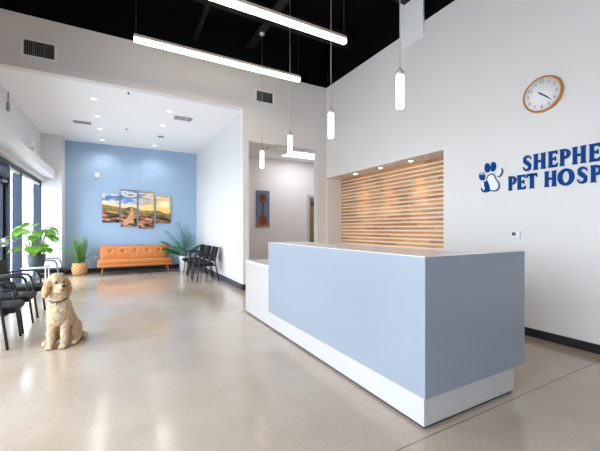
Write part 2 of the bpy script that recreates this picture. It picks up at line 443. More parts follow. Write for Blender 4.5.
# ------------------------------------------------------------------ reception desk
DX0, DX1, DY0, DY1, DZ0, DZ1 = 1.758, 2.953, 1.497, 4.111, .222, 1.165
PX0, PX1, PY0, PY1 = 1.780, 2.844, 1.524, 5.094
dk = thing('reception_desk', 'long pale blue reception desk on a white plinth with a lower white end', 'desk', (1.78, 1.524, 0))
o = V((-1.78, -1.524, 0))
def D(mb, name, m): return mb.build(name, m, dk, o)
D(MB().box(DX0, DX0+.05, DY0, DY1, DZ0, DZ1-.004), 'front_panel', M['desk'])
D(MB().box(DX0+.05, DX1, DY0, DY0+.05, DZ0, DZ1-.004), 'end_panel', M['desk'])
D(MB().box(DX0, DX0+.56, DY0, DY1, DZ1-.004, DZ1).box(DX0+.56, DX1, DY0, DY0+.05, DZ1-.004, DZ1).box(DX0+.05, DX0+.56, DY0+.05, DY1, DZ1-.035, DZ1-.004), 'countertop', M['desk_top'])
D(MB().box(PX0, PX0+.04, PY0, PY1, .022, DZ0+.02).box(PX0+.04, PX1, PY0, PY0+.04, .022, DZ0+.02), 'plinth', M['desk_white'])
D(MB().box(PX0+.012, PX1-.012, PY0+.012, PY0+.05, 0, .022).box(PX0+.012, PX0+.05, PY0+.05, PY1-.012, 0, .022), 'toe_shadow_strip', M['toe'])  # strip coloured dark as the shadow gap beneath the plinth
D(MB().box(PX0, PX0+.04, DY1, PY1, DZ0+.02, .81).box(PX0+.04, 2.55, PY1-.04, PY1, .022, .81).box(PX0+.05, 2.35, DY1-.03, DY1, DZ0, DZ1-.04), 'low_end_panel', M['desk_white'])
D(MB().box(PX0, 2.57, DY1, PY1, .81, .84), 'low_counter', M['desk_top'])
D(MB().box(DX0+.05, 2.6, DY0+.05, DY1-.03, .71, .74), 'work_surface', M['desk_white'])
for y in (1.6, 3.5): D(MB().box(2.05, 2.57, y, y+.5, 0, .71), 'drawer_pedestal', M['desk_white'])

# ------------------------------------------------------------------ slat panel in niche
sp = thing('slat_wall_panel', 'horizontal wood slat panel with white gaps lining the lit wall niche', 'wall panel', (NX, (NY0+NY1)/2, NZ0))
o = V((-NX, -(NY0+NY1)/2, -NZ0))
MB().box(NX-.012, NX-.001, NY0+.002, NY1-.002, NZ0+.002, NZ1-.002).build('backing_board', M['slat_back'], sp, o)
sl = MB()
for i in range(20):
    z = 1.0+i*.0816; sl.box(NX-.03, NX-.012, NY0+.003, NY1-.003, z, min(z+.052, NZ1-.003))
sl.build('slats', M['wood'], sp, o)

# ------------------------------------------------------------------ lamps
def downlight(name, label, loc, m, group, r=.075, spot=None):
    t = thing(name, label, 'ceiling light', loc, 0, group)
    MB().lathe([(r*.78, -.004), (r*.8, -.008), (r, -.006), (r*1.02, 0), (r*.8, 0)], n=24).build('trim_ring', M['white_plastic'], t)
    MB().lathe([(r*.78, -.0075), (r*.78, -.0045)], n=24).build('lens', m, t)
    if spot:
        l = bpy.data.lights.new('downlight_spot', 'SPOT'); l.energy = spot; l.color = (1, .97, .93); l.spot_size = 2.5; l.spot_blend = .8; l.shadow_soft_size = .04
        o_ = bpy.data.objects.new('downlight_spot', l); COL.objects.link(o_); o_.location = V(loc)-V((0, 0, .02))
    return t
ys = (7.83, 9.0, 10.13, 11.36)
wh = ('nearest the bulkhead', 'second from the bulkhead', 'third from the bulkhead', 'nearest the blue wall')
for i, y in enumerate(ys):
    downlight('recessed_downlight', 'round recessed ceiling downlight in left row, '+wh[i], (-.485, y, AC), M['down'], 'recessed lights in the waiting area ceiling', .062, 38)
for i, y in ((0, 7.85), (1, 9.02), (3, 11.31)):
    downlight('recessed_downlight', 'round recessed ceiling downlight in right row, '+wh[i], (.942, y, AC), M['down'], 'recessed lights in the waiting area ceiling', .062, 38)
t = thing('unlit_downlight', 'round grey unlit downlight in the alcove ceiling between right row downlights', 'ceiling speaker', (1.0, 10.12, AC))
MB().lathe([(.1, -.006), (.105, 0), (.02, 0)], n=24).build('trim_ring', M['white_plastic'], t)
MB().lathe([(.085, -.009), (.085, -.0062)], n=24).build('unlit_lens', M['vent_grey'], t)  # a downlight that is off, modelled as a grey disc
for y, w in ((7.13, 'near the bulkhead'), (9.74, 'halfway to the blue wall')):
    t = thing('fire_sprinkler', 'small dark sprinkler head in the alcove ceiling '+w, 'sprinkler', (.13, y, AC), 0, 'sprinklers in the alcove ceiling')
    MB().lathe([(.001, 0), (.04, 0), (.035, -.008), (.001, -.008)], n=18).build('escutcheon', M['white_plastic'], t)
    MB().lathe([(.012, -.008), (.012, -.03), (.022, -.034), (.022, -.038), (.001, -.038)], n=14).build('sprinkler_head', M['vent_dark'], t)
def vent(name, label, loc, build):
    t = thing(name, label, 'air vent', loc); build(t); return t
def lin_vent(t):
    MB().box(-.2, .2, -.13, .13, -.006, 0).build('frame', M['white_plastic'], t)
    b = MB()
    for k in range(4): b.box(-.185, .185, -.11+k*.06, -.07+k*.06, -.009, -.006)
    b.build('slots', M['vent_grey'], t)
vent('ceiling_vent', 'long slotted air diffuser on the alcove ceiling beside left downlights', (-.84, 9.7, AC), lin_vent)
def sq_vent(t):
    MB().box(-.22, .22, -.17, .17, -.006, 0).build('frame', M['white_plastic'], t)
    b = MB()
    for k in range(3):
        for q in range(5): b.box(-.2+k*.135, -.08+k*.135, -.14+q*.058, -.105+q*.058, -.009, -.006)
    b.build('slots', M['vent_grey'], t)
vent('ceiling_vent', 'square three-bay air vent on the alcove ceiling beside right downlights', (1.31, 8.21, AC), sq_vent)
def wall_vent(x0, x1, z0, z1, label):
    t = thing('wall_vent', label, 'air vent', ((x0+x1)/2, YB, z0), 0, 'vents high on the bulkhead')
    w, h = (x1-x0)/2, z1-z0
    MB().box(-w-.03, w+.03, -.01, 0, -.03, 0).box(-w-.03, w+.03, -.01, 0, h, h+.03).box(-w-.03, -w, -.01, 0, 0, h).box(w, w+.03, -.01, 0, 0, h).build('frame', M['white_plastic'], t)
    MB().box(-w, w, -.003, 0, 0, h).build('duct_opening', M['dark_plastic'], t)
    b = MB(); n = 16
    for k in range(n):
        x = -w+(k+.5)*2*w/n; b.box(x-.0035, x+.0035, -.009, -.003, 0, h)
    for x in (-w/3, w/3): b.box(x-.006, x+.006, -.0095, -.003, 0, h)
    b.build('louvres', M['vent_grey'], t)
wall_vent(-1.4, -.99, 4.215, 4.46, 'louvred air vent on the bulkhead at upper left')
wall_vent(2.66, 3.05, 4.21, 4.44, 'louvred air vent on the bulkhead above the hall opening')
# niche downlights
for y, w in ((5.97, 'farthest from the clock'), (5.148, 'middle of the three'), (4.343, 'nearest the clock')):
    downlight('niche_downlight', 'small warm downlight in the niche soffit, '+w, (4.715, y, NZ1), M['down_warm'], 'downlights above the wood slats', .045)
    l = bpy.data.lights.new('niche_spot', 'SPOT'); l.energy = 44; l.color = (1, .86, .66); l.spot_size = 1.0; l.spot_blend = 1.; l.shadow_soft_size = .08
    ob = bpy.data.objects.new('niche_spot', l); COL.objects.link(ob); ob.location = (4.715, y, NZ1-.02)
    ob.rotation_euler = V((.26, 0, -1)).to_track_quat('-Z', 'Y').to_euler()
# hall panel light
t = thing('ceiling_panel_light', 'bright rectangular flat panel light in the hall ceiling', 'ceiling light', (4.75, 8.36, HC))
MB().box(-.62, .62, -.32, .32, -.012, 0).build('frame', M['white_plastic'], t)
MB().box(-.6, .6, -.3, .3, -.014, -.012).build('diffuser', M['panel_lamp'], t)
t = thing('fire_sprinkler', 'small dark sprinkler head under the hall ceiling beside the panel light', 'sprinkler', (3.35, 7.9, HC))
MB().lathe([(.001, 0), (.04, 0), (.035, -.008), (.001, -.008)], n=18).build('escutcheon', M['white_plastic'], t)
MB().lathe([(.012, -.008), (.012, -.05), (.022, -.054), (.022, -.058), (.001, -.058)], n=14).build('sprinkler_head', M['vent_dark'], t)

def linear_light(label, x0, x1, y, z, group='linear lights under the black roof'):
    t = thing('linear_pendant_light', label, 'hanging light', ((x0+x1)/2, y, z), 0, group); h = (x1-x0)/2
    MB().box(-h, h, -.035, .035, .056, .10).build('housing', M['housing'], t)
    MB().rbox(-h+.003, h-.003, -.034, .034, 0, .0555, .006, 2).build('diffuser', M['lamp'], t)
    for sx in (-1, 1):
        MB().tube([(sx*(h-.03), 0, .10), (sx*(h-.03), 0, 5.7-z)], .003, 6).build('cable', M['vent_dark'], t)
    return t
linear_light('glowing linear light hanging nearest the bulkhead', .166, 2.945, 5.4, 4.11)
linear_light('glowing linear light hanging in front of the one by the bulkhead', .166, 2.945, 3.965, 4.11)
for y in (2.53, 1.1):  # extra fixtures added out of view to brighten the interior
    linear_light('unseen linear light added above the camera to brighten the room', .166, 2.945, y, 4.11)

def pendant(y, label):
    t = thing('tube_pendant_light', label, 'pendant light', (2.5, y, 2.58), 0, 'tube pendants in a row over the desk')
    MB().lathe([(.001, 0), (.036, 0), (.039, .006), (.039, .325), (.036, .33), (.001, .33)], n=20).build('glass_tube', M['lamp_tube'], t)
    MB().lathe([(.041, .33), (.041, .375), (.014, .385), (.008, .42), (.001, .42)], n=20).build('cap', M['alu'], t)
    MB().tube([(0, 0, .41), (0, 0, 2.72)], .0045, 6).build('cord', M['cord'], t)
    MB().lathe([(.001, 2.75), (.06, 2.75), (.065, 2.73), (.06, 2.69), (.03, 2.66), (.001, 2.66)], n=20).build('canopy', M['nickel'], t)
for y, w in ((2.443, 'nearest the clock'), (3.695, 'second from the clock'), (4.922, 'third from the clock'), (6.17, 'farthest, before the hall opening')):
    pendant(y, 'slim glowing tube pendant over the desk, '+w)

# white boxed riser on the right wall
t = thing('duct_riser', 'white flat duct box running up the right wall to the roof', 'duct', (4.503, 4.129, 4.645))
MB().box(-.016, .015, -.266, .266, 0, 1.05).build('duct_body', M['bright_white'], t)
b = MB()
for k in range(3): b.box(-.019, -.016, .10+k*.05, .106+k*.05, .01, 1.04)
b.build('ribs', M['bright_white'], t)
# roof pipe
t = thing('roof_pipe', 'dark steel pipe crossing under the black roof', 'pipe', (1.32, 4.9, 5.2))
MB().tube([(0, -4, 0), (0, 1.95, 0)], .045, 12).build('pipe', M['steel_black'], t)
for y in (-2, 1.2): MB().tube([(0, y, .045), (0, y, .5)], .01, 8).build('hanger_rod', M['steel_black'], t)

# ------------------------------------------------------------------ clock
CK = V((XR, 2.083, 2.985)); R = .214
ck = thing('wall_clock', 'round wooden-rimmed wall clock with a white face high on the right wall', 'clock', CK)
MB().lathe([(R*.86, 0), (R, 0), (R+.003, .014), (R, .034), (R-.010, .04), (R-.018, .037), (R-.021, .03), (R*.86, .028)], n=56, ax='x').build('rim', M['clock_rim'], ck)
MB().lathe([(.001, .0), (R-.02, .0), (R-.02, .03), (.001, .03)], n=48, ax='x').build('face', M['clock_face'], ck)
RW = Matrix(((0, 0, -1, 0), (-1, 0, 0, 0), (0, 1, 0, 0), (0, 0, 0, 1)))
for i in range(1, 13):
    a = PI/2-i*PI/6; rr = R*.72
    text_mesh('numeral', str(i), .052, .0008, M['ink'], Matrix.Translation((-.0312, -rr*math.cos(a), rr*math.sin(a))) @ RW, ck)
mk = MB()
for i in range(60):
    a = PI/2-i*PI/30; l = .012 if i % 5 == 0 else .006
    ca, sa = math.cos(a), math.sin(a); r0, r1 = R*.88-l, R*.88; w = .0012
    mk.prism([(r0*ca-w*sa, r0*sa+w*ca), (r1*ca-w*sa, r1*sa+w*ca), (r1*ca+w*sa, r1*sa-w*ca), (r0*ca+w*sa, r0*sa-w*ca)], lambda p, q, d: (-d, -p, q), .03, .031)
mk.build('minute_marks', M['ink'], ck)
def hand(name, mins, L, tail, w, d):
    a = PI/2-mins/60*2*PI; ca, sa = math.cos(a), math.sin(a)
    def P(l, s): return (l*ca-s*sa, l*sa+s*ca)
    MB().prism([P(-tail, w), P(-tail, -w), P(L*.7, -w), P(L, -w*.3), P(L, w*.3), P(L*.7, w)], lambda p, q, dd: (-dd, -p, q), d, d+.002).build(name, M['hand'], ck)
hand('hour_hand', 21.9, .10, .035, .0075, .034); hand('minute_hand', 22.3, .155, .055, .0045, .037)
MB().lathe([(.001, .03), (.009, .03), (.009, .042), (.001, .042)], n=14, ax='x').build('pivot', M['hand'], ck)

# ------------------------------------------------------------------ sign lettering
def arc(cx, cy, rx, ry, a0, a1, n): return [(cx+rx*math.cos(math.radians(a0+(a1-a0)*i/n)), cy+ry*math.sin(math.radians(a0+(a1-a0)*i/n))) for i in range(n+1)]
def stem(x0, x1, s=.06): return [(x0-s, 0), (x1+s, 0), (x1+s*.3, .07), (x1, .16), (x1, .84), (x1+s*.3, .93), (x1+s, 1), (x0-s, 1), (x0-s*.3, .93), (x0, .84), (x0, .16), (x0-s*.3, .07)]
def ringquads(o_, i_): return [[o_[k], o_[k+1], i_[k+1], i_[k]] for k in range(len(o_)-1)]
def letter_polys(ch):
    if ch == 'H': return [stem(.08, .34), stem(.66, .92), [(.3, .44), (.7, .44), (.7, .58), (.3, .58)]]
    if ch == 'E': return [stem(.08, .42), [(.4, 0), (.93, 0), (1, .24), (.93, .24), (.8, .15), (.4, .15)], [(.4, .85), (.82, .85), (.9, .76), (.95, .76), (.93, 1), (.4, 1)], [(.4, .44), (.7, .44), (.76, .38), (.8, .38), (.8, .66), (.76, .66), (.7, .58), (.4, .58)]]
    if ch == 'L': return [stem(.1, .45), [(.42, 0), (.95, 0), (1, .26), (.93, .26), (.8, .15), (.42, .15)]]
    if ch == 'T': return [stem(.33, .67), [(0, .74), (.05, .74), (.12, .85), (.88, .85), (.95, .74), (1, .74), (.97, 1), (.03, 1)]]
    if ch == 'I': return [stem(.2, .8, .12)]
    if ch in 'PR':
        o_ = arc(.45, .7, .53, .3, -90, 90, 14); i_ = arc(.45, .7, .22, .16, -90, 90, 14)
        r = [stem(.08, .40)] + ringquads(o_, i_) + [[(.38, .86), (.46, .86), (.46, 1), (.38, 1)], [(.38, .4), (.46, .4), (.46, .54), (.38, .54)]]
        if ch == 'R': r.append([(.45, .46), (.7, .44), (1.02, 0), (.68, 0)])
        return r
    if ch == 'D':
        o_ = arc(.4, .5, .6, .5, -90, 90, 18); i_ = arc(.4, .5, .27, .35, -90, 90, 18)
        return [stem(.08, .38)] + ringquads(o_, i_) + [[(.36, .85), (.41, .85), (.41, 1), (.36, 1)], [(.36, 0), (.41, 0), (.41, .15), (.36, .15)]]
    if ch == 'O': return ringquads(arc(.5, .5, .5, .53, 0, 360, 32), arc(.5, .5, .22, .36, 0, 360, 32))
    if ch == 'A': return [[(-.04, 0), (.2, 0), (.56, 1), (.40, 1)], [(.68, 0), (1.04, 0), (.64, 1), (.40, 1)], [(.25, .24), (.75, .24), (.72, .38), (.28, .38)]]
    if ch == 'S':
        ctl = [(.90, .74, .03), (.80, .86, .055), (.62, .94, .065), (.42, .93, .08), (.24, .82, .125), (.24, .66, .145), (.42, .55, .14), (.62, .45, .14), (.77, .33, .145), (.76, .17, .125), (.58, .07, .08), (.38, .06, .065), (.2, .13, .055), (.08, .28, .03)]
        L, Rr = [], []
        for i, (x, z, w) in enumerate(ctl):
            a, b = ctl[max(i-1, 0)], ctl[min(i+1, len(ctl)-1)]
            t = V((b[0]-a[0], b[1]-a[1])).normalized(); n_ = V((-t.y, t.x))
            L.append((x+n_.x*w, z+n_.y*w)); Rr.append((x-n_.x*w, z-n_.y*w))
        return ringquads(L, Rr)
sg = thing('wall_sign_lettering', 'raised blue letters reading the pet hospital name on the right wall', 'sign', (XR, 1.6, 1.85))
def letter(ch, ya, yb, z0, z1):
    m = MB()
    for p in letter_polys(ch):
        m.prism(p, lambda a, b, d: (-d, ya+(yb-ya)*a-1.6, z0+(z1-z0)*b-1.85), .0, .022)
    m.build('letter', M['sign_blue'], sg)
Z1a, Z1b, Z2a, Z2b = 2.079, 2.274, 1.852, 2.04
for ch, a, b in (('S', 2.312, 2.199), ('H', 2.187, 2.047), ('E', 2.024, 1.925), ('P', 1.906, 1.800), ('H', 1.787, 1.655), ('E', 1.632, 1.532), ('R', 1.512, 1.395), ('D', 1.38, 1.25)):
    letter(ch, a, b, Z1a, Z1b)
for ch, a, b in (('P', 2.487, 2.380), ('E', 2.375, 2.27), ('T', 2.26, 2.143), ('H', 2.067, 1.934), ('O', 1.925, 1.765), ('S', 1.745, 1.637), ('P', 1.621, 1.51), ('I', 1.49, 1.44), ('T', 1.42, 1.30), ('A', 1.29, 1.15), ('L', 1.135, 1.03)):
    letter(ch, a, b, Z2a, Z2b)
pw = thing('paw_emblem', 'blue and white paw print emblem left of the sign lettering', 'emblem', (XR, 2.72, 1.85))
def epoly(cy, cz, ry, rz, tilt=0, n=28):
    ct, st = math.cos(tilt), math.sin(tilt)
    return [(cy+ry*math.cos(q)*ct-rz*math.sin(q)*st, cz+ry*math.cos(q)*st+rz*math.sin(q)*ct) for q in [2*PI*k/n for k in range(n)]]
wm = lambda a, b, d: (-d, -a, b-1.85)     # a = metres to the right of the emblem centre
def toe(cy, cz, ry, rz, tilt, m): MB().prism(epoly(cy, cz, ry, rz, tilt), wm, 0, .02).build('toe_pad', m, pw)
toe(-.05, 2.203, .036, .066, .06, M['sign_blue']); toe(.034, 2.205, .036, .066, -.06, M['sign_blue'])
toe(-.126, 2.095, .040, .062, .25, M['sign_blue'])
MB().prism([(a, b) for a, b in epoly(-.124, 2.105, .034, .05, .25) if b > 2.108], wm, .02, .0225).build('toe_inlay', M['sign_pale'], pw)  # pale half belongs to the emblem's own two-tone design
toe(.122, 2.112, .040, .062, -.25, M['sign_navy'])
MB().prism(epoly(.114, 2.118, .036, .057, -.25), wm, .02, .0225).build('toe_inlay', M['sign_white'], pw)  # white inside of the outlined toe, emblem colour
pear = [(-.005, 2.115), (.03, 2.112), (.052, 2.09), (.062, 2.055), (.085, 2.015), (.112, 1.975), (.122, 1.93), (.112, 1.888), (.085, 1.865), (.045, 1.86), (.0, 1.872), (-.03, 1.89), (-.05, 1.93), (-.06, 1.98), (-.06, 2.04), (-.045, 2.09)]
def scale(p, c, s): return [(c[0]+(a-c[0])*s, c[1]+(b-c[1])*s) for a, b in p]
MB().prism(pear, wm, 0, .018).build('main_pad_outline', M['sign_navy'], pw)
MB().prism(scale(pear, (.032, 1.985), .86), wm, .018, .0205).build('main_pad', M['sign_white'], pw)
cat = [(-.045, 2.03), (-.03, 2.0), (-.005, 1.93), (.0, 1.89), (-.03, 1.865), (-.075, 1.858), (-.115, 1.87), (-.135, 1.905), (-.13, 1.945), (-.11, 1.985), (-.09, 2.015), (-.07, 2.01)]
MB().prism(cat, wm, .0, .0235).build('small_pad', M['sign_blue'], pw)
MB().prism([(-.118, 1.975), (-.095, 2.0), (-.085, 1.985), (-.095, 1.955), (-.075, 1.93), (-.085, 1.9), (-.105, 1.885), (-.098, 1.91), (-.125, 1.93)], wm, .0235, .0255).build('pad_squiggle', M['sign_white'], pw)  # white squiggle of the emblem design
# thermostat
t = thing('thermostat', 'small white thermostat with a dark screen on the right wall', 'thermostat', (XR, 2.39, 1.215))
MB().rbox(-.025, 0, -.055, .055, 0, .105, .006, 2).build('body', M['white_plastic'], t)
MB().box(-.0265, -.025, -.005, .042, .045, .088).build('screen', M['dark_plastic'], t)

# ------------------------------------------------------------------ wall bits in the alcove
def plate(name, label, cat_, loc, w, h, d, m, extra=None, group=None):
    t = thing(name, label, cat_, loc, 0, group)
    MB().rbox(-w/2, w/2, -d, 0, -h/2, h/2, .004, 2).build('cover', m, t)
    if extra: extra(t)
plate('alarm_strobe', 'small white square alarm device high on the blue wall', 'alarm', (-.649, YW, 3.01), .12, .14, .03, M['white_plastic'],
      lambda t: MB().rbox(-.03, .03, -.045, -.03, -.03, .03, .006, 2).build('lens', M['sign_white'], t))
def sockets(t):
    b = MB()
    for z in (-.022, .022): b.box(-.013, .013, -.0085, -.007, z-.012, z+.012)
    b.build('sockets', M['grey_plastic'], t)
plate('wall_outlet', 'white power outlet on the blue wall beside the sofa', 'outlet', (-.66, YW, .44), .08, .12, .007, M['white_plastic'], sockets)
# exit sign
t = thing('exit_sign', 'white emergency exit sign with lamp heads above the window ledge', 'sign', (XL, 9.05, 2.985))
MB().rbox(0, .05, -.045, .045, .02, .2, .008, 2).build('wall_mount', M['grey_plastic'], t)
MB().rbox(.05, .29, -.022, .022, .0, .19, .008, 2).build('sign_body', M['white_plastic'], t)
text_mesh('exit_letters', 'EXIT', .115, .001, M['exit_red'], Matrix.Translation((.172, -.0225, .085)) @ Matrix.Rotation(PI/2, 4, 'X'), t)
for x in (.09, .25):
    MB().tube([(x, 0, .188), (x, 0, .22)], .012, 8).tube([(x, .03, .245), (x, -.03, .238)], [.030, .038], 14).build('lamp_head', M['white_plastic'], t)
# wall sensor with conduit
t = thing('wall_sensor', 'slim grey sensor box under a conduit high on the left wall', 'sensor', (XL, 8.24, 3.62))
MB().rbox(0, .05, -.03, .03, 0, .16, .006, 2).build('box', M['grey_plastic'], t)
MB().tube([(.025, 0, .16), (.025, 0, .365)], .012, 8).build('conduit', M['grey_plastic'], t)

# ------------------------------------------------------------------ wall art
pan = (((-.516, 2.461), (-.039, 1.546), 'leftmost canvas of the landscape set, pale sky over brown hills'),
       ((-.011, 2.599), (.461, 1.42), 'second canvas of the landscape set, with the tan animal figure'),
       ((.504, 2.563), (.968, 1.355), 'third canvas of the landscape set, hanging lowest'),
       ((1.014, 2.44), (1.483, 1.526), 'rightmost canvas of the landscape set, with the golden sun'))
for i, ((x0, z1), (x1, z0), lb) in enumerate(pan):
    t = thing('canvas_print', lb, 'picture', ((x0+x1)/2, YW-.001, z0), 0, 'four canvas prints on the blue wall')
    w, h = (x1-x0)/2-.004, z1-z0
    MB().box(-w, w, -.035, 0, 0, h).build('stretcher', M['canvas_edge'], t)
    MB().box(-w+.002, w-.002, -.037, -.035, .002, h-.002).build('print', M['landscape'], t)
    if i == 1:
        fig = [(-.1, .1), (.15, .1), (.13, .2), (.14, .34), (.13, .46), (.15, .52), (.13, .58), (.1, .60), (.03, .57), (.02, .545), (.06, .53), (.06, .47), (.0, .36), (-.06, .26), (-.14, .18), (-.16, .12)]
        MB().prism(fig, lambda a, b, d: (a, -d, b), .037, .0385).build('painted_animal', M['art_fig'], t)
t = thing('canvas_print', 'tall narrow canvas of a brown flower and rust vase in the hall', 'picture', (3.77, HB, 1.40))
MB().box(-.215, .215, -.03, 0, 0, 1.1).build('stretcher', M['canvas_edge'], t)
MB().box(-.213, .213, -.032, -.03, .002, 1.098).build('print', M['art_sky'], t)
mpz = lambda a, b, d: (a, -d, b)
MB().prism([(-.21, .004), (.21, .004), (.21, .16), (.05, .19), (-.21, .15)], mpz, .032, .033).build('painted_table', M['art_table'], t)
MB().prism([(-.12, .07), (.1, .07), (.13, .16), (.12, .26), (.04, .36), (.03, .46), (-.05, .46), (-.06, .36), (-.14, .26), (-.15, .16)], mpz, .033, .0345).build('painted_vase', M['art_vase'], t)
MB().prism([(-.02, .46), (.0, .46), (.03, .66), (.01, .76), (-.02, .76)], mpz, .033, .034).build('painted_stem', M['art_dark'], t)
fl = []
for k in range(28):
    a = 2*PI*k/28; r = .17 if k % 2 else .12; fl.append((-.01+r*math.cos(a), .88+r*math.sin(a)))
MB().prism(fl, mpz, .034, .0355).build('painted_flower', M['art_flower'], t)
MB().prism(epoly(-.01, .88, .06, .06), mpz, .0355, .0365).build('painted_flower_centre', M['art_dark'], t)
# hall door
r = struct('door_3', MB().box(5.31, 5.40, HB-.03, HB-.001, 0, 2.46).box(6.32, 6.41, HB-.03, HB-.001, 0, 2.46).box(5.4, 6.32, HB-.03, HB-.001, 2.38, 2.46), M['door_frame'])
MB().box(5.4, 6.32, HB-.02, HB-.002, .01, 2.38).build('door_leaf', M['door_wood'], r)
MB().rbox(5.44, 5.49, HB-.06, HB-.02, 1.0, 1.04, .01, 2).build('handle', M['nickel'], r)
MB().box(5.45, 5.6, HB-.024, HB-.02, 2.1, 2.24).build('notice_plate', M['dark_plastic'], r)

# ------------------------------------------------------------------ sofa
sf = thing('tufted_sofa', 'tan leather tufted futon sofa with wooden legs against the blue wall', 'sofa', (.408, 10.83, 0))
hw = .985
# seat
MB().rbox(-hw, hw, .0, .72, .235, .335, .03).build('seat_base', M['leather'], sf)
b = MB().rbox(-hw, hw, -.005, .62, .325, .445, .035)
b.build('seat_cushion', M['leather'], sf)
# back: tufted slab leaning back
bk = MB(); nx, nz = 72, 14; bz0, bz1 = .40, .83
btn = [(-.68+.34*k, .62) for k in range(5)]
def backpt(x, q, front):
    z = bz0+(bz1-bz0)*q; lean = .58+(z-bz0)*.28
    if not front: return V((x, lean+.13, z))
    e = max(abs(x)/(hw-.02), abs(q*2-1)); rnd = .05*max(0, (e-.84)/.16)**2
    bul = .03*(1-((q*2-1)**4))
    dz = 0
    for bx_, bq in btn:
        d = math.hypot(x-bx_, (q-bq)*.43); dz += .045*math.exp(-(d/.045)**2)
    sx = min(abs(x-(-.85+.34*k)) for k in range(6)); dz += .010*math.exp(-(sx/.02)**2)
    return V((x, lean-bul+rnd+dz, z))
F = [[bk._v(backpt((-hw+.02)+(2*hw-.04)*i/nx, j/nz, True)) for j in range(nz+1)] for i in range(nx+1)]
Bk = [[bk._v(backpt((-hw+.02)+(2*hw-.04)*i/nx, j/nz, False)) for j in range(nz+1)] for i in range(nx+1)]
for i in range(nx):
    for j in range(nz):
        bk._f([F[i][j], F[i+1][j], F[i+1][j+1], F[i][j+1]], True); bk._f([Bk[i][j], Bk[i][j+1], Bk[i+1][j+1], Bk[i+1][j]], True)
    bk._f([F[i][nz], F[i+1][nz], Bk[i+1][nz], Bk[i][nz]], True); bk._f([F[i][0], Bk[i][0], Bk[i+1][0], F[i+1][0]], True)
for j in range(nz):
    bk._f([F[0][j], F[0][j+1], Bk[0][j+1], Bk[0][j]], True); bk._f([F[nx][j], Bk[nx][j], Bk[nx][j+1], F[nx][j+1]], True)
bo = bk.build('backrest', M['leather'], sf)
for bx_, bq in btn:
    z = bz0+(bz1-bz0)*bq; MB().ell((bx_, .58+(z-bz0)*.28+.005, z), (.022, .012, .022)).build('tuft_button', M['button'], bo)
for sx in (-1, 1):
    for y0, y1 in ((.04, .09), (.66, .61)):
        MB().tube([(sx*.895, y0, 0), (sx*.86, y1, .24)], [.011, .022], 12).build('leg', M['leg_wood'], sf)

# ------------------------------------------------------------------ guest chairs (facing local +x)
def make_chair(label, group, fm):
    t = thing('guest_chair', label, 'chair', (0, 0, 0), 0, group)
    b = MB(); n = 10
    # seat: rounded slab with waterfall front
    b.rbox(-.24, .25, -.245, .245, .40, .475, .032, 4)
    for v in b.b.verts:
        if v.co.x > .12: v.co.z -= .35*(v.co.x-.12)**2*6*.5
        v.co.z += .012*(1-min(1, (v.co.y/.24)**2))*(v.co.z > .44)
    b.build('seat', M['vinyl'], t)
    b = MB(); b.rbox(-.035, .03, -.235, .235, .50, .875, .028, 4)
    for v in b.b.verts:
        z = v.co.z; v.co.x += -.265-.22*(z-.5)+.55*(v.co.y**2)*.6; 
    b.build('backrest', M['vinyl'], t)
    for s in (-1, 1):
        MB().tube([(.195, s*.272, 0), (.16, s*.272, .3), (.135, s*.272, .5), (.12, s*.272, .585)], .015, 10).build('leg', fm, t)
        MB().tube([(-.36, s*.262, 0), (-.30, s*.262, .3), (-.265, s*.262, .5), (-.27, s*.262, .63)], .015, 10).build('leg', fm, t)
        a = MB().tube([(.12, s*.272, .58), (.108, s*.272, .63), (.08, s*.272, .662), (.04, s*.272, .672), (-.1, s*.272, .672), (-.22, s*.268, .668), (-.27, s*.262, .64), (-.31, s*.238, .63)], .0165, 10)
        a.build('armrest', fm, t)
    MB().tube([(.17, -.272, .385), (.17, .272, .385)], .011, 8).build('stretcher', fm, t)
    MB().tube([(-.275, -.262, .40), (-.275, .262, .40)], .011, 8).build('stretcher', fm, t)
    MB().box(-.28, .17, -.2, -.17, .385, .405).box(-.28, .17, .17, .2, .385, .405).build('seat_rail', fm, t)
    return t
gw = 'black guest chairs along the window wall'; gp = 'black guest chairs along the white partition'
ch = make_chair('black vinyl guest chair by the window wall, nearest the dog', gw, M['frame'])
ch.location = (-1.30, 5.025, 0)
for y, l in ((5.68, 'black vinyl guest chair by the window wall, middle of the row behind the dog'), (6.53, 'black vinyl guest chair by the window wall, last before the plant table')):
    c = copy_tree(ch); c.location = (-1.30, y, 0); c['label'] = l
for y, l in ((8.71, 'nearest of the black guest chairs along the white partition'), (9.43, 'middle of the black guest chairs along the white partition'), (10.15, 'farthest black guest chair along the partition, beside the potted palm')):
    c = copy_tree(ch); c.location = (1.865, y, 0); c.rotation_euler = (0, 0, PI); c['label'] = l; c['group'] = gp
gc = make_chair('guest chair beyond the plant table near the column, frame coloured as window-lit', None, M['frame_lit'])
gc.location = (-1.33, 8.95, 0)

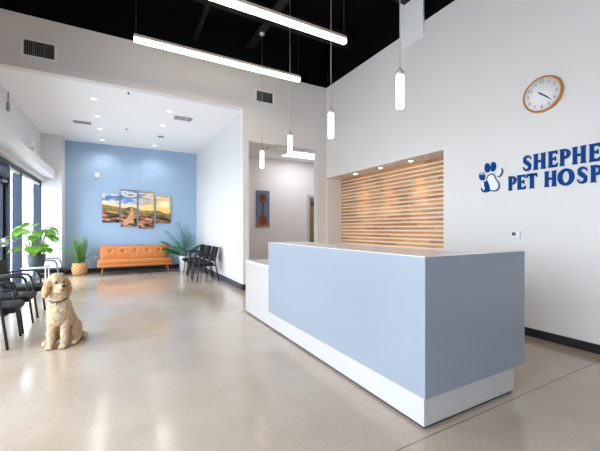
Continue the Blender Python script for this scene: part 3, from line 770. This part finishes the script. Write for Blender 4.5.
# ------------------------------------------------------------------ plant table + broad-leaf plant
tb = thing('plant_table', 'small white side table holding the broad-leaf plant by the window', 'table', (-1.47, 8.2, 0))
MB().rbox(-.2, .2, -.2, .2, .575, .60, .008, 2).build('table_top', M['white_plastic'], tb)
for sx in (-1, 1):
    for sy in (-1, 1): MB().tube([(sx*.18, sy*.18, 0), (sx*.17, sy*.17, .576)], .012, 8).build('leg', M['white_plastic'], tb)
MB().box(-.17, .17, -.17, .17, .2, .215).build('shelf', M['white_plastic'], tb)
pl = thing('broad_leaf_plant', 'bright green broad-leaf plant in a charcoal planter by the window', 'plant', (-1.47, 8.2, .60))
MB().lathe([(.001, .0), (.115, .0), (.125, .02), (.155, .235), (.15, .24), (.14, .235), (.135, .2), (.001, .2)], n=36).build('planter', M['dark_pot'], pl)
MB().lathe([(.001, .205), (.136, .205), (.136, .198), (.001, .198)], n=24).build('soil', M['soil'], pl)
rnd = random.Random(11)
stm, lf = MB(), MB()
tips = []
for k in range(48):
    a = 2*PI*k/48*2.618*3 + rnd.uniform(-.3, .3); el = rnd.uniform(.02, 1.0)
    h = .27+.60*el+rnd.uniform(-.05, .05); rad = .08+.34*(1-el*.65)*rnd.uniform(.55, 1.)
    tip = V((rad*math.cos(a), rad*math.sin(a), h)); b0 = V((.05*math.cos(a), .05*math.sin(a), .2))
    md = b0.lerp(tip, .5)+V((0, 0, .08)); stm.tube([b0, md, tip], [.006, .005, .003], 6)
    d = V((math.cos(a), math.sin(a), rnd.uniform(-.35, .25)))
    lf.leaf(tip, d, (0, 0, 1), rnd.uniform(.17, .25), rnd.uniform(.14, .19), rnd.uniform(.5, 1.1), 'heart', 7, .1)
stm.build('stems', M['stem'], pl); lf.build('leaves', M['leaf'], pl)

# ------------------------------------------------------------------ grass in basket
gp_ = thing('potted_grass', 'tall green grass plant in a woven basket left of the sofa', 'plant', (-1.05, 11.42, 0))
MB().lathe([(.001, 0), (.15, 0), (.18, .03), (.2, .14), (.2, .22), (.178, .355), (.165, .36), (.16, .32), (.001, .32)], n=40).build('basket', M['basket'], gp_)
MB().lathe([(.001, .325), (.158, .325), (.158, .318), (.001, .318)], n=24).build('soil', M['soil'], gp_)
rnd = random.Random(5); gb = MB()
for k in range(95):
    a = rnd.uniform(0, 2*PI); r = rnd.uniform(0, .11); lean = rnd.uniform(.02, .22)
    gb.leaf((r*math.cos(a), r*math.sin(a), .31), (math.cos(a)*lean, math.sin(a)*lean, 1), (math.cos(a+1.57), math.sin(a+1.57), 0.1), rnd.uniform(.62, .92), rnd.uniform(.018, .028), 0, 'blade', 6, .2)
for k in range(20):
    a = rnd.uniform(0, 2*PI); r = .08
    gb.leaf((r*math.cos(a), r*math.sin(a), .31), (math.cos(a)*.35, math.sin(a)*.35, 1), (0, 0, 1), rnd.uniform(.45, .6), .016, rnd.uniform(.5, .9), 'blade', 8, .2)
gb.build('blades', M['grass'], gp_)

# ------------------------------------------------------------------ palm
pm = thing('potted_palm', 'green palm in a white pot in the corner beside the sofa', 'plant', (1.80, 11.05, 0))
MB().lathe([(.001, 0), (.13, 0), (.14, .01), (.185, .46), (.18, .475), (.165, .47), (.16, .42), (.001, .42)], n=36).build('pot', M['white_pot'], pm)
MB().lathe([(.001, .425), (.16, .425), (.16, .418), (.001, .418)], n=24).build('soil', M['soil'], pm)
st_, fr = MB(), MB(); rnd = random.Random(3)
fronds = [(3.3, .7, .50), (.2, .55, .56), (1.9, .12, 1.05), (5.0, .3, .80), (4.2, .6, .70), (2.7, .5, .74), (5.6, .5, .60), (1.2, .25, .8), (3.6, .3, .9), (3.0, .65, .6), (4.6, .15, .95)]
for a, lean, L in fronds:
    d = V((math.cos(a)*lean, math.sin(a)*lean, 1)).normalized(); side = d.cross(V((math.cos(a), math.sin(a), 0)) if abs(d.z) < .999 else V((1, 0, 0))).normalized()
    pts = []; p = V((.03*math.cos(a), .03*math.sin(a), .42)); dd = d.copy()
    for i in range(15):
        pts.append(p.copy()); dd = Matrix.Rotation(.02+.075*lean, 3, side) @ dd
        if dd.z < -.2: dd.z = -.2
        p = p+dd*(L/12)
    st_.tube(pts, [.008-.0004*i for i in range(15)], 6)
    for i in range(4, 15):
        t = (pts[i]-pts[i-1]).normalized()
        for s in (-1, 1):
            for q in (0, .33, .67):
                ldir = (t*.75+side*s*.8+V((0, 0, -.25))).normalized(); Ll = .25*(1-.6*abs((i-7)/9))
                fr.leaf(pts[i]-t*q*L/12, ldir, V((0, 0, 1)), Ll, .042, .4, 'ovate', 4, .1)
for m_ in (st_, fr):
    for v in m_.b.verts:
        if v.co.x > .3: v.co.x = .3+.2*math.tanh((v.co.x-.3)/.2)
        if v.co.y > .5: v.co.y = .5+.3*math.tanh((v.co.y-.5)/.3)
st_.build('stems', M['stem'], pm); fr.build('fronds', M['palm'], pm)

# ------------------------------------------------------------------ dog
dg = thing('dog', 'cream curly-coated dog sitting on the concrete floor beside the chairs', 'dog', (-.625, 4.59, 0), math.radians(-102)); dg.scale = (.86, .86, .95)
hy = math.radians(40)
Hc = V((.035, .0, .775)); Hm = Matrix.Rotation(hy, 3, 'Z') @ Matrix.Rotation(-.06, 3, 'Y')
def H(x, y, z): return Hc + Hm @ V((x, y, z))
b = MB()
# trunk
b.caps((-.05, 0, .44), (-.28, 0, .18), .132, .15, 8)
b.ell((-.035, 0, .45), (.13, .138, .19)); b.ell((-.0, 0, .40), (.11, .105, .15))
b.caps((-.04, 0, .52), (.015, 0, .67), .118, .098, 5)
# front legs
for s in (-1, 1):
    b.caps((-.035, s*.076, .40), (.005, s*.076, .20), .064, .05, 5); b.caps((.005, s*.076, .20), (.015, s*.074, .05), .05, .045, 5)
    b.ell((.045, s*.076, .034), (.06, .046, .034))
    for q in (-1, 0, 1): b.ell((.09, s*.076+q*.024, .026), (.026, .017, .024), u=10, w=8)
    # haunch, hind foot
    b.ell((-.23, s*.11, .15), (.15, .08, .135)); b.ell((-.17, s*.13, .14), (.10, .06, .10))
    b.caps((-.27, s*.15, .045), (-.09, s*.165, .036), .042, .042, 6)
    b.ell((-.065, s*.165, .034), (.06, .046, .034))
b.caps((-.36, .04, .07), (-.38, .13, .05), .05, .045, 4); b.caps((-.38, .13, .05), (-.29, .23, .045), .045, .036, 4)
# head
b.ell(H(-.012, 0, .012), (.106, .104, .10), Hm); b.ell(H(.005, 0, .052), (.092, .092, .066), Hm)
b.ell(H(.085, 0, -.048), (.074, .054, .046), Hm); b.ell(H(.128, 0, -.042), (.056, .043, .037), Hm); b.ell(H(.155, 0, -.048), (.034, .036, .030), Hm)
b.ell(H(.085, 0, -.088), (.058, .048, .034), Hm); b.ell(H(.045, 0, -.075), (.06, .07, .05), Hm)
for s in (-1, 1):
    b.ell(H(.075, s*.042, .036), (.026, .030, .018), Hm)
    er = Hm @ Matrix.Rotation(s*.16, 3, 'X')
    b.ell(H(-.005, s*.122, -.058), (.062, .036, .105), er); b.ell(H(-.004, s*.10, .0), (.055, .04, .06), er)
tmp = b.build('fur_temp', M['fur'])
md = tmp.modifiers.new('r', 'REMESH'); md.mode = 'VOXEL'; md.voxel_size = .0075
ms = tmp.modifiers.new('s', 'SMOOTH'); ms.iterations = 5; ms.factor = .5
me = bpy.data.meshes.new_from_object(tmp.evaluated_get(bpy.context.evaluated_depsgraph_get()))
bpy.data.objects.remove(tmp); me.name = 'body'
me.update()
nrm = [v.normal.copy() for v in me.vertices]
HmI = Hm.inverted()
for v, n_ in zip(me.vertices, nrm):
    hl = HmI @ (v.co-Hc); face = hl.x > .03 and abs(hl.y) < .075 and hl.z < .05 and hl.length < .2
    paw = v.co.z < .06
    k = .35 if (face or paw) else (.6 if v.co.x > -.06 and v.co.z < .3 else 1.)
    d1 = noise.voronoi(v.co*34)[0]; 
    dsp = k*(.014*(d1[1]-d1[0]) + .008*noise.noise(v.co*24) + .004*noise.noise(v.co*70))
    v.co = v.co + n_*dsp
    if v.co.z < .001: v.co.z = .001
me.materials.clear(); me.materials.append(M['fur']); me.materials.append(M['fur_ear'])
for f in me.polygons:
    f.use_smooth = True
    hl = HmI @ (f.center-Hc)
    if abs(hl.y) > .082 and hl.z < .03 and hl.z > -.17 and hl.x < .06 and hl.x > -.09: f.material_index = 1
body = bpy.data.objects.new('body', me); COL.objects.link(body); body.parent = dg
MB().ell(H(.190, 0, -.032), (.018, .024, .018), Hm).build('nose', M['dog_nose'], dg)
for s in (-1, 1):
    MB().ell(H(.087, s*.043, .010), (.012, .0145, .0135), Hm).build('eye', M['dog_eye'], dg)
MB().tube([H(.150, -.028, -.082), H(.172, -.012, -.076), H(.178, 0, -.068), H(.172, .012, -.076), H(.150, .028, -.082)], [.003, .004, .005, .004, .003], 8).build('mouth', M['dog_mouth'], dg)
ring = []
for k in range(28):
    a = 2*PI*k/28; ring.append((-.012+.108*math.cos(a), .103*math.sin(a), .592-.035*math.cos(a)))
cl = MB().tube(ring, .009, 8, True).build('collar', M['collar'], dg)
MB().lathe([(.001, -.002), (.016, -.002), (.016, .002), (.001, .002)], (.106, .015, .538), 14, 'x').build('collar_tag', M['tag'], cl)

# ------------------------------------------------------------------ light
w = bpy.data.worlds.new('sky'); S.world = w; w.use_nodes = True
bg = w.node_tree.nodes['Background']; bg.inputs[0].default_value = (.88, .94, 1., 1); bg.inputs[1].default_value = 8.
def portal(loc, sx, sy, rot):
    l = bpy.data.lights.new('window_portal', 'AREA'); l.shape = 'RECTANGLE'; l.size = sx; l.size_y = sy; l.cycles.is_portal = True
    o_ = bpy.data.objects.new('window_portal', l); COL.objects.link(o_); o_.location = loc; o_.rotation_euler = rot
portal((XL-.18, 3.7, 1.34), WH, 15.2, (0, -PI/2, 0))

cam = bpy.data.cameras.new('camera'); co = bpy.data.objects.new('camera', cam); COL.objects.link(co)
co.location = (0, 0, 1.35); co.rotation_euler = (PI/2, 0, -.5005)
cam.sensor_fit = 'HORIZONTAL'; cam.sensor_width = 36; cam.lens = 36*327.4687/600
cam.shift_y = 3.151/600; cam.clip_start = .05; cam.clip_end = 200
S.camera = co
vs = S.view_settings; vs.view_transform = 'Standard'; vs.look = 'None'; vs.exposure = .19; vs.gamma = 1; vs.use_curve_mapping = False
cy = S.cycles; cy.max_bounces = 10; cy.diffuse_bounces = 6; cy.glossy_bounces = 4; cy.transparent_max_bounces = 16; cy.sample_clamp_indirect = 6; cy.caustics_reflective = False; cy.caustics_refractive = False
cy.use_denoising = True
